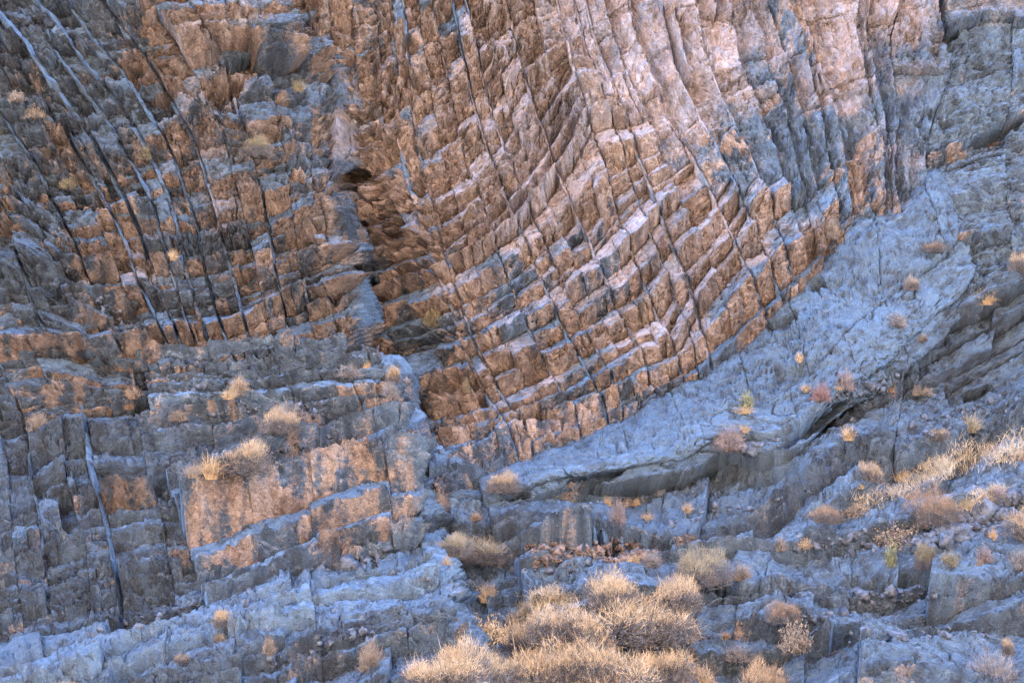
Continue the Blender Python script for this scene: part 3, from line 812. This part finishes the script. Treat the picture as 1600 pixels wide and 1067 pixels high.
def shrub_meshes(seed, kind):
    r = np.random.default_rng(seed); ph = r.uniform(0, 6)
    if kind == 'grass':
        n = 330; d = dome_dirs(n, r, .25); L = r.uniform(.55, 1.1, n)
        base = np.stack([r.normal(0, .16, n), r.normal(0, .16, n), np.full(n, -.05)], -1)
        tip = base + d * L[:, None] * [.85, .85, 1.0]
        bend = np.stack([0 * L, 0 * L, .16 * L], -1)
        return [('blades', 'tip', *strands(base, tip, bend, r.uniform(.014, .03, n), 4, r))]
    out = []
    ns = {'fluffy': 420, 'leafy': 260, 'twiggy': 420}[kind]
    d = dome_dirs(ns, r, .0); rad = lumpy(d, r, ph) * r.uniform(.6, 1.0, ns)
    base = np.stack([r.normal(0, .10, ns), r.normal(0, .10, ns), np.full(ns, -.06)], -1)
    tip = d * rad[:, None]; tip[:, 2] = np.abs(tip[:, 2])
    out.append(('stems', 'stem', *strands(base, tip, r.normal(0, .07, (ns, 3)), r.uniform(.010, .022, ns), 4, r)))
    if kind == 'fluffy':
        Bs, Ts, HI = [], [], []
        for c in range(6):
            n = 1500; an = r.uniform(0, 6.28); q = .0 if c == 0 else r.uniform(.30, .62)
            ctr = np.array([q * math.cos(an), q * math.sin(an), 0]); rr = r.uniform(.34, .66); hh = r.uniform(.45, 1.0) * (1 - .35 * q)
            d = dome_dirs(n, r, -.02)
            s0 = r.uniform(.50, 1.0, n)
            b = ctr + d * s0[:, None] * [rr, rr, hh]; b[:, 2] = np.abs(b[:, 2])
            dd = d * [1, 1, .6] + np.array([0, 0, 1.0]) * r.uniform(.1, .8, n)[:, None] + r.normal(0, .55, (n, 3)); dd /= np.linalg.norm(dd, axis=1)[:, None]
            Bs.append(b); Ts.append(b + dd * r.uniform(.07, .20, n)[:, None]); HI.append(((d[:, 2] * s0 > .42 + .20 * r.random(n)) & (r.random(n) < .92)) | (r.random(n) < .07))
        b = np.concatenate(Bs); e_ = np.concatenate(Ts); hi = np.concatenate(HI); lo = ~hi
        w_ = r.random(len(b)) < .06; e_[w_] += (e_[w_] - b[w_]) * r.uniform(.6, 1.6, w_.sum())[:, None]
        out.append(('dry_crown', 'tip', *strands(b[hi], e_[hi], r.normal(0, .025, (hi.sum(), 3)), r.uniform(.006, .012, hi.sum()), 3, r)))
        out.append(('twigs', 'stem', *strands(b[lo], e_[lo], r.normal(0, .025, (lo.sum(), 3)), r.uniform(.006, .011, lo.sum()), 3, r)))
    elif kind == 'twiggy':
        n = 2200; k = r.integers(0, ns, n); f = r.uniform(.35, 1, n)
        b = base[k] * (1 - f[:, None]) + tip[k] * f[:, None]
        dd = d[k] + r.normal(0, .55, (n, 3)) + [0, 0, .2]; dd /= np.linalg.norm(dd, axis=1)[:, None]
        out.append(('twigs', 'tip', *strands(b, b + dd * r.uniform(.12, .32, n)[:, None], r.normal(0, .03, (n, 3)), r.uniform(.007, .013, n), 3, r)))
    else:
        n = 1300; k = r.integers(0, ns, n); f = r.uniform(.6, 1.05, n)
        b = base[k] * (1 - f[:, None]) + tip[k] * f[:, None] + r.normal(0, .05, (n, 3))
        dd = r.normal(0, 1, (n, 3)) + [0, 0, .5]; dd /= np.linalg.norm(dd, axis=1)[:, None]
        out.append(('leaves', 'tip', *strands(b, b + dd * r.uniform(.05, .10, n)[:, None], r.normal(0, .015, (n, 3)), r.uniform(.02, .04, n), 3, r)))
    return out

LIB = {}
for kind in ('fluffy', 'leafy', 'twiggy', 'grass'):
    for v in range(3):
        LIB[kind, v] = [(nm, role, plain_mesh(nm, V, Q)) for nm, role, V, Q in shrub_meshes(500 + 10 * v + len(kind), kind)]

def plant_mat(name, ca, cb):
    ca = tuple(.80 * c for c in ca); cb = tuple(.80 * c for c in cb)
    m, nt, b = new_mat(name)
    geo = N(nt, "ShaderNodeNewGeometry")
    f = noise_n(nt, geo.outputs["Position"], 9.0, 3, 0.6)
    nt.links.new(mix_n(nt, maprange(nt, f, 0.35, 0.65), ca, cb), b.inputs["Base Color"])
    return m
PM = {
 'blond': plant_mat("blond_dry_twigs", (0.30, 0.225, 0.14), (0.52, 0.405, 0.27)),
 'tan': plant_mat("dry_tan_twigs", (0.24, 0.18, 0.115), (0.42, 0.325, 0.22)),
 'gold': plant_mat("golden_straw", (0.26, 0.185, 0.10), (0.44, 0.325, 0.195)),
 'orange': plant_mat("rusty_orange_twigs", (0.175, 0.12, 0.08), (0.29, 0.21, 0.145)),
 'pale': plant_mat("bleached_seed_heads", (0.17, 0.145, 0.115), (0.29, 0.24, 0.195)),
 'grey': plant_mat("grey_twigs", (0.13, 0.13, 0.14), (0.27, 0.255, 0.25)),
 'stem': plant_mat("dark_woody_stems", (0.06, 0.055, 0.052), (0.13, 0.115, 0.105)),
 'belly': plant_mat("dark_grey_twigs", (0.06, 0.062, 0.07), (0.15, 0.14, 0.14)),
 'straw': plant_mat("bleached_straw", (0.28, 0.24, 0.175), (0.45, 0.39, 0.295)),
 'green': plant_mat("dusty_green_leaves", (0.13, 0.15, 0.07), (0.25, 0.26, 0.14)),
 'olive': plant_mat("olive_brown_leaves", (0.13, 0.115, 0.065), (0.23, 0.195, 0.115)),
 'sage': plant_mat("pale_sage_grass", (0.19, 0.17, 0.12), (0.30, 0.265, 0.19)),
 'red': plant_mat("dark_red_stems", (0.15, 0.08, 0.08), (0.25, 0.155, 0.15)),
 'mauve': plant_mat("mauve_grey_twigs", (0.16, 0.13, 0.135), (0.28, 0.23, 0.225)),
}
# x, y of the foot, width, height in photograph pixels, kind, colour, name, label
PLANTS = [
 (680,1066,125,66,'fluffy','blond','dry_shrub',"leftmost of the big tan-topped shrubs in the bottom row"),
 (728,1052,84,66,'fluffy','blond','dry_shrub',"low tan shrub wedged between the first two of the bottom row"),
 (915,1048,110,70,'fluffy','blond','dry_shrub',"soft tan shrub behind the third and broadest of the bottom row"),
 (1020,1052,90,60,'fluffy','blond','dry_shrub',"tan shrub behind the yellowish one of the bottom row"),
 (835,1010,90,56,'fluffy','blond','dry_shrub',"tan shrub just right of and below the golden leafy bush"),
 (1060,945,90,60,'fluffy','blond','dry_shrub',"pinkish-grey shrub between the greenish-tan one and mid slope"),
 (775,1064,120,74,'fluffy','blond','dry_shrub',"tan shrub with a greyish middle, second in the bottom row"),
 (862,1074,140,80,'fluffy','blond','dry_shrub',"tall grey-bellied tan shrub, third in the bottom row"),
 (960,1085,165,84,'fluffy','blond','dry_shrub',"broadest pinkish-tan shrub of the bottom row"),
 (1065,1085,105,70,'fluffy','blond','dry_shrub',"yellowish shrub ending the bottom row on the right"),
 (1182,1090,84,64,'fluffy','blond','dry_shrub',"small tan shrub cut by the lower edge right of the bottom row"),
 (880,1000,120,66,'fluffy','blond','dry_shrub',"pale tan shrub between the gully grass and the bottom row"),
 (1010,992,165,78,'fluffy','blond','dry_shrub',"large tan shrub with a dark grey twig belly in mid slope"),
 (955,938,84,56,'fluffy','blond','dry_shrub',"golden rounded shrub just under the leaf litter"),
 (1090,903,92,62,'fluffy','sage','dry_shrub',"greenish-tan shrub beside the broken dark ledge end"),
 (770,988,72,46,'leafy','gold','brittlebush',"golden leafy bush at the foot of the dark boulder"),
 (754,938,32,30,'grass','tan','grass_tuft',"tan tuft growing on the dark boulder in the gully"),
 (735,872,120,42,'fluffy','sage','dry_shrub',"wide sage-grey grassy shrub at the head of the gully"),
 (700,862,70,40,'fluffy','sage','dry_shrub',"smaller sage-grey shrub against the buttress corner"),
 (792,764,56,32,'fluffy','tan','dry_shrub',"tan shrub on the left tip of the smooth slab"),
 (680,794,48,36,'fluffy','orange','dry_shrub',"brownish shrub where the buttress meets the slab tip"),
 (746,808,26,16,'leafy','orange','dry_shrub',"tiny orange bush below the slab tip"),
 (992,880,27,18,'leafy','gold','brittlebush',"small golden bush in the leaf litter"),
 (1018,886,34,28,'twiggy','grey','bare_shrub',"small grey twiggy bush right of the golden litter bush"),
 (962,812,34,44,'twiggy','mauve','bare_shrub',"bare grey shrub hanging over the gully overhang"),
 (1170,628,34,34,'leafy','green','green_shrub',"dusty green round bush alone on the smooth slab"),
 (1166,644,34,12,'grass','gold','grass_tuft',"flat straw tuft just below the green bush"),
 (1140,692,54,42,'twiggy','mauve','bare_shrub',"grey-brown twiggy bush at the lower edge of the slab"),
 (1166,674,18,12,'grass','gold','grass_tuft',"small straw tuft right of the grey-brown slab-edge bush"),
 (1326,602,36,36,'twiggy','mauve','bare_shrub',"mauve-grey bush near the slab's right corner"),
 (1279,620,34,32,'twiggy','red','red_shrub',"dark red twiggy bush on the smooth slab"),
 (1258,608,18,12,'grass','tan','grass_tuft',"little tan tuft left of the red bush"),
 (1254,556,13,16,'grass','gold','grass_tuft',"tiny yellow tuft high on the smooth slab"),
 (1306,606,14,8,'grass','gold','grass_tuft',"tiny straw tuft between the red and mauve bushes"),
 (1461,390,42,15,'fluffy','orange','dry_shrub',"flat rust-coloured cushion under the right ribs"),
 (1592,420,36,32,'fluffy','tan','dry_shrub',"pinkish-tan cushion at the right edge of the picture"),
 (1540,472,32,26,'grass','gold','grass_tuft',"golden drooping tuft right of the slab"),
 (1416,444,22,22,'fluffy','pale','dry_shrub',"pale fuzzy tuft in the upper part of the slab"),
 (1402,506,44,24,'twiggy','grey','bare_shrub',"grey twigs below the pale fuzzy tuft"),
 (1440,530,20,15,'fluffy','pale','dry_shrub',"small pale tuft above the overhanging blocks"),
 (1300,374,34,36,'twiggy','pale','bare_shrub',"tan and grey bush on the overhanging block left of the slab top"),
 (1361,744,42,34,'fluffy','tan','dry_shrub',"round tan-crowned bush with dark base above the grass band"),
 (1400,740,30,22,'grass','gold','grass_tuft',"straw tuft right of the round tan-crowned bush"),
 (1320,688,24,22,'grass','gold','grass_tuft',"golden tuft below the slab's overhanging corner"),
 (1340,756,14,9,'leafy','gold','grass_tuft',"tiny golden tuft below the round tan-crowned bush"),
 (1470,684,30,20,'fluffy','pale','dry_shrub',"pale bush among boulders on the right slope"),
 (1512,668,34,30,'grass','sage','grass_tuft',"pale reed-like tuft between boulders near the right edge"),
 (1392,610,24,14,'leafy','orange','dry_shrub',"small orange bush in the rock cleft right of the slab corner"),
 (1436,614,36,16,'twiggy','pale','bare_shrub',"pale twigs right of the small orange cleft bush"),
 (1458,818,82,54,'fluffy','orange','dry_shrub',"large rounded rusty-tan shrub on the right ledge"),
 (1535,784,40,28,'fluffy','orange','dry_shrub',"orange shrub left of the dark scree"),
 (1566,790,42,36,'fluffy','mauve','dry_shrub',"mauve-grey shrub touching the orange one by the scree"),
 (1594,834,56,44,'fluffy','tan','dry_shrub',"tan shrub below the scree at the right edge"),
 (1292,812,52,30,'fluffy','orange','dry_shrub',"orange-tan shrub at the left end of the grass band"),
 (1336,800,52,32,'leafy','pale','brittlebush',"pale dry leafy bush beside the orange-tan one"),
 (1392,846,86,46,'leafy','pale','brittlebush',"wide bleached leafy bush on the right ledge"),
 (1438,880,42,40,'fluffy','olive','dry_shrub',"olive-brown upright bush on the ledge lip"),
 (1398,878,28,44,'leafy','green','green_shrub',"thin dark green bush left of the olive-brown one"),
 (1484,876,44,28,'leafy','olive','sparse_shrub',"sparse dark leafy bush right of the olive-brown one"),
 (1540,872,34,30,'twiggy','mauve','bare_shrub',"mauve twig bush on the upper right ledge"),
 (1535,882,12,14,'grass','orange','grass_tuft',"tiny orange tuft at the foot of the mauve twig bush"),
 (1588,886,46,34,'twiggy','grey','bare_shrub',"grey twig bush at the right edge above the dark ledge front"),
 (1553,836,14,20,'grass','gold','grass_tuft',"slim straw tuft left of the scree-side tan shrub"),
 (1216,958,64,32,'fluffy','orange','dry_shrub',"rust-orange cushion at the left of the stepped ledges"),
 (1232,1000,62,56,'leafy','pale','brittlebush',"pale leafy bush hanging below the rust-orange cushion"),
 (1218,862,32,24,'leafy','pale','brittlebush',"small bleached bush left of the loose flat boulder"),
 (1250,852,30,24,'leafy','tan','brittlebush',"small tan leafy bush touching the loose flat boulder"),
 (1162,896,42,28,'twiggy','pale','bare_shrub',"pale twig bush on the lip of the broken dark ledge end"),
 (1076,1000,17,15,'grass','gold','grass_tuft',"small golden tuft on the open slab, left of two"),
 (1138,996,20,13,'grass','orange','grass_tuft',"small brown tuft on the open slab, right of two"),
 (1150,1030,52,26,'twiggy','grey','bare_shrub',"grey twig bush above the small cut tan shrub"),
 (1540,1062,95,66,'twiggy','grey','bare_shrub',"large grey bare bush in the bottom right corner"),
 (1572,1016,26,30,'fluffy','tan','dry_shrub',"slim tan bush above the bottom right grey bush"),
 (402,244,58,32,'fluffy','olive','dry_shrub',"olive-tan round bush on the pale upper left face"),
 (470,138,20,22,'grass','olive','grass_tuft',"brown tuft above the olive-tan bush"),
 (376,730,84,56,'fluffy','tan','dry_shrub',"large tan bush on the left ledge"),
 (430,672,62,38,'fluffy','tan','dry_shrub',"tan bush below the grey one in the left centre"),
 (452,648,54,34,'twiggy','grey','bare_shrub',"dark grey bush above the tan one in the left centre"),
 (328,742,42,38,'grass','gold','grass_tuft',"golden-brown tuft left of the large tan ledge bush"),
 (302,738,30,22,'grass','pale','grass_tuft',"pale tuft farthest left on the ledge of the tan bush"),
 (545,588,44,22,'twiggy','grey','bare_shrub',"blue-grey bush on top of the stepped ledges"),
 (610,588,30,30,'fluffy','gold','dry_shrub',"yellow and grey bush in the notch right of the ledge tops"),
 (604,616,34,26,'twiggy','grey','bare_shrub',"grey bush below the yellow and grey one in the notch"),
 (573,573,13,16,'grass','gold','grass_tuft',"small yellow tuft on the highest ledge corner"),
 (673,504,36,32,'twiggy','olive','bare_shrub',"olive-grey bush clinging to the middle of the folded wall"),
 (370,608,38,32,'twiggy','tan','bare_shrub',"tan twig bush in the recess right of the left steps"),
 (352,622,26,16,'grass','gold','grass_tuft',"straw tuft below the tan twig bush in the recess"),
 (58,664,42,32,'twiggy','pale','bare_shrub',"pale twig bush on the lower left wall"),
 (22,152,32,20,'leafy','pale','brittlebush',"upper of two pale bushes at the left edge"),
 (52,178,42,28,'leafy','pale','brittlebush',"lower of two pale bushes at the left edge"),
 (352,978,56,30,'fluffy','gold','dry_shrub',"yellowish bush on the bottom left slab"),
 (342,992,26,16,'twiggy','pale','bare_shrub',"pale twigs just below the yellowish slab bush"),
 (276,1024,28,15,'fluffy','pale','dry_shrub',"low pale cushion on the bottom left slab"),
 (105,1072,40,22,'fluffy','tan','dry_shrub',"tan bush cut by the bottom edge at the lower left"),
 (412,1014,26,30,'twiggy','pale','bare_shrub',"bleached bush on the broken beds at bottom left"),
 (575,1042,46,52,'twiggy','pale','bare_shrub',"bleached straggly bush left of the bottom row of shrubs"),
 (945,796,15,22,'grass','gold','grass_tuft',"upright straw tuft on the lower beds below the slab"),
 (900,768,24,14,'grass','gold','grass_tuft',"straw tuft at the undercut edge of the slab's left end"),
 (992,784,13,13,'grass','gold','grass_tuft',"tiny straw tuft right of the upright straw tuft"),
 (1014,804,22,14,'grass','tan','grass_tuft',"low tan tuft on the lower beds"),
 (1068,802,18,16,'grass','tan','grass_tuft',"tan tuft farthest right on the lower beds"),
 (1186,716,10,18,'grass','gold','grass_tuft',"slim golden tuft at the slab's dark lower corner"),
 (697,884,16,26,'grass','gold','grass_tuft',"straw tuft at the corner of the lower buttress"),
 (208,622,26,18,'grass','orange','grass_tuft',"rusty tuft on the lower left wall beside the fins' foot"),
 (206,634,18,14,'grass','orange','grass_tuft',"rust-brown tuft just below another on the lower left wall"),
 (270,405,16,18,'grass','gold','grass_tuft',"golden tuft at the foot of the longest fin"),
 (225,248,26,22,'twiggy','olive','bare_shrub',"olive twig bush between the fins"),
 (105,290,34,20,'twiggy','olive','bare_shrub',"olive-grey bush in the brown recess at the far left"),
 (278,655,30,20,'twiggy','pale','bare_shrub',"pale twigs in the dark recess left of the left-centre bushes"),
 (735,610,14,22,'twiggy','olive','bare_shrub',"thin olive twigs on the lower folded wall"),
]
for i, (x, y, w, h, kind, colr, nm, lab) in enumerate(PLANTS):
    yy = min(y, 1036 if w > 60 else 1075)
    P = ground_at(x, yy)
    if w > 60 and y > 900: P = P + np.array([0, -.35, .0])
    if y > yy: P = P + np.array([0, -.02, -(y - yy) / PXM * .8])
    k = (DIST + P[1]) / DIST / PXM
    root = bpy.data.objects.new(nm, None); col.objects.link(root)
    root.location = (P[0], P[1], P[2] - .03)
    root.rotation_euler = (0, 0, random.uniform(0, 6.28))
    hw = w * k / 2 / (.60 if kind == 'grass' else .82)
    root.scale = (hw, hw * .9, h * k / .85)
    root["label"] = lab; root["category"] = "grass tuft" if nm == 'grass_tuft' else "shrub"
    root["group"] = "grass tufts on the rock" if nm == 'grass_tuft' else "dry shrubs on the rock"
    for pn, role, me in LIB[kind, i % 3]:
        o = bpy.data.objects.new(pn, me); col.objects.link(o); o.parent = root
        o.material_slots[0].link = 'OBJECT'
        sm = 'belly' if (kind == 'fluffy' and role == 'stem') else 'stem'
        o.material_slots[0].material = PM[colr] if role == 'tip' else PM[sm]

# dry grass bands, scree and leaf litter: nobody could count these
def band(name, label, paths, n, hgt, mat, seed):
    r = np.random.default_rng(seed); bs = []
    for _ in range(n):
        p = paths[r.integers(len(paths))]
        t = r.random() * (len(p) - 1); i = int(t); f = t - i
        x = p[i][0] * (1 - f) + p[i + 1][0] * f; y = p[i][1] * (1 - f) + p[i + 1][1] * f; sp = p[i][2] * (1 - f) + p[i + 1][2] * f
        bs.append((x + r.normal(0, 4), y + r.normal(0, sp)))
    B = np.array([ground_at(x, y, 4) for x, y in bs])
    m = 7
    base = np.repeat(B, m, 0) + r.normal(0, .05, (n * m, 3)) * [1, 1, .2]; base[:, 2] -= .03
    d = dome_dirs(n * m, r, .45); L = r.uniform(.5, 1.1, n * m) * hgt
    V, Q = strands(base, base + d * L[:, None], np.stack([0 * L, 0 * L, .12 * L], -1), r.uniform(.005, .011, n * m), 3, r)
    me = plain_mesh(name, V, Q); me.materials[0] = mat
    o = bpy.data.objects.new(name, me); col.objects.link(o)
    o["kind"] = "stuff"; o["label"] = label; o["category"] = "grass"
band("dry_grass", "band of straw-coloured dry grass along the right ledge foot", [[(1330,790,6),(1400,765,6),(1450,742,7),(1520,720,8),(1610,705,9)], [(1440,735,8),(1500,715,9),(1610,690,10)], [(1500,800,4),(1560,770,4)]], 700, .24, PM['straw'], 1)
band("gully_grass", "drift of golden straw on the slab above the bottom shrubs", [[(800,968,5),(850,950,6),(900,935,6)], [(820,945,5),(870,930,4)]], 420, .20, PM['straw'], 2)
def stones(name, label, cat, spots, n, size, mat, seed, flat=.5):
    r = np.random.default_rng(seed); VS, QS = [], []; o0 = 0
    cube = np.array([(-1,-1,-1),(1,-1,-1),(1,1,-1),(-1,1,-1),(-1,-1,1),(1,-1,1),(1,1,1),(-1,1,1)], float)
    cq = np.array([(0,3,2,1),(4,5,6,7),(0,1,5,4),(1,2,6,5),(2,3,7,6),(3,0,4,7)])
    for _ in range(n):
        x0, y0, rx, ry, tl = spots[r.integers(len(spots))]
        dx = r.uniform(-1, 1) * rx
        P = ground_at(x0 + dx, y0 + r.normal(0, .45) * ry - dx * tl, 4)
        A = np.linalg.qr(r.normal(size=(3, 3)))[0]
        P = P - [0, 0, .012]
        V = (cube * (1 + r.normal(0, .22, (8, 3))) * [1, .8, flat]) @ A.T * size * math.exp(r.normal(0, .62)) + P + [0, 0, .015]
        VS.append(V); QS.append(cq + o0); o0 += 8
    me = plain_mesh(name, np.concatenate(VS), np.concatenate(QS)); me.materials[0] = mat
    o = bpy.data.objects.new(name, me); col.objects.link(o)
    o["kind"] = "stuff"; o["label"] = label; o["category"] = cat
SCREEM = plant_mat("blue_grey_chips", (0.03, 0.04, 0.06), (0.095, 0.115, 0.15))
LITM = plant_mat("fallen_leaves", (0.05, 0.038, 0.034), (0.19, 0.145, 0.125))
stones("scree", "heap of angular blue-grey stone chips on the right ledge", "stones", [(1560,795,60,22,.45),(1510,815,45,14,.4),(1470,838,40,8,.3)], 950, .036, SCREEM, 3)
stones("ledge_rubble", "scattered stone chips on the ledges and slab feet", "stones", [(1400,930,60,14,.0),(1380,850,70,10,.2),(1300,850,60,8,.3),(860,890,60,10,.1),(560,880,60,12,.3),(250,960,100,10,.3),(1350,610,60,14,.3),(1180,700,40,8,.2),(1150,790,120,10,.2),(1500,650,90,16,.3),(950,780,90,8,.2),(1450,990,120,10,.05),(1300,960,80,10,.1),(420,640,90,12,.05),(300,600,60,12,.1),(480,690,90,8,.25),(160,470,70,20,-.9),(400,930,120,12,.3),(500,1010,90,10,.3),(700,900,40,14,.1)], 900, .026, SCREEM, 4)
stones("leaf_litter", "pinkish brown leaf litter banked under the gully overhang", "leaves", [(900,870,60,14,.15),(940,860,50,12,.1),(985,870,40,10,.1),(850,855,30,8,.0)], 2200, .018, LITM, 5, .12)
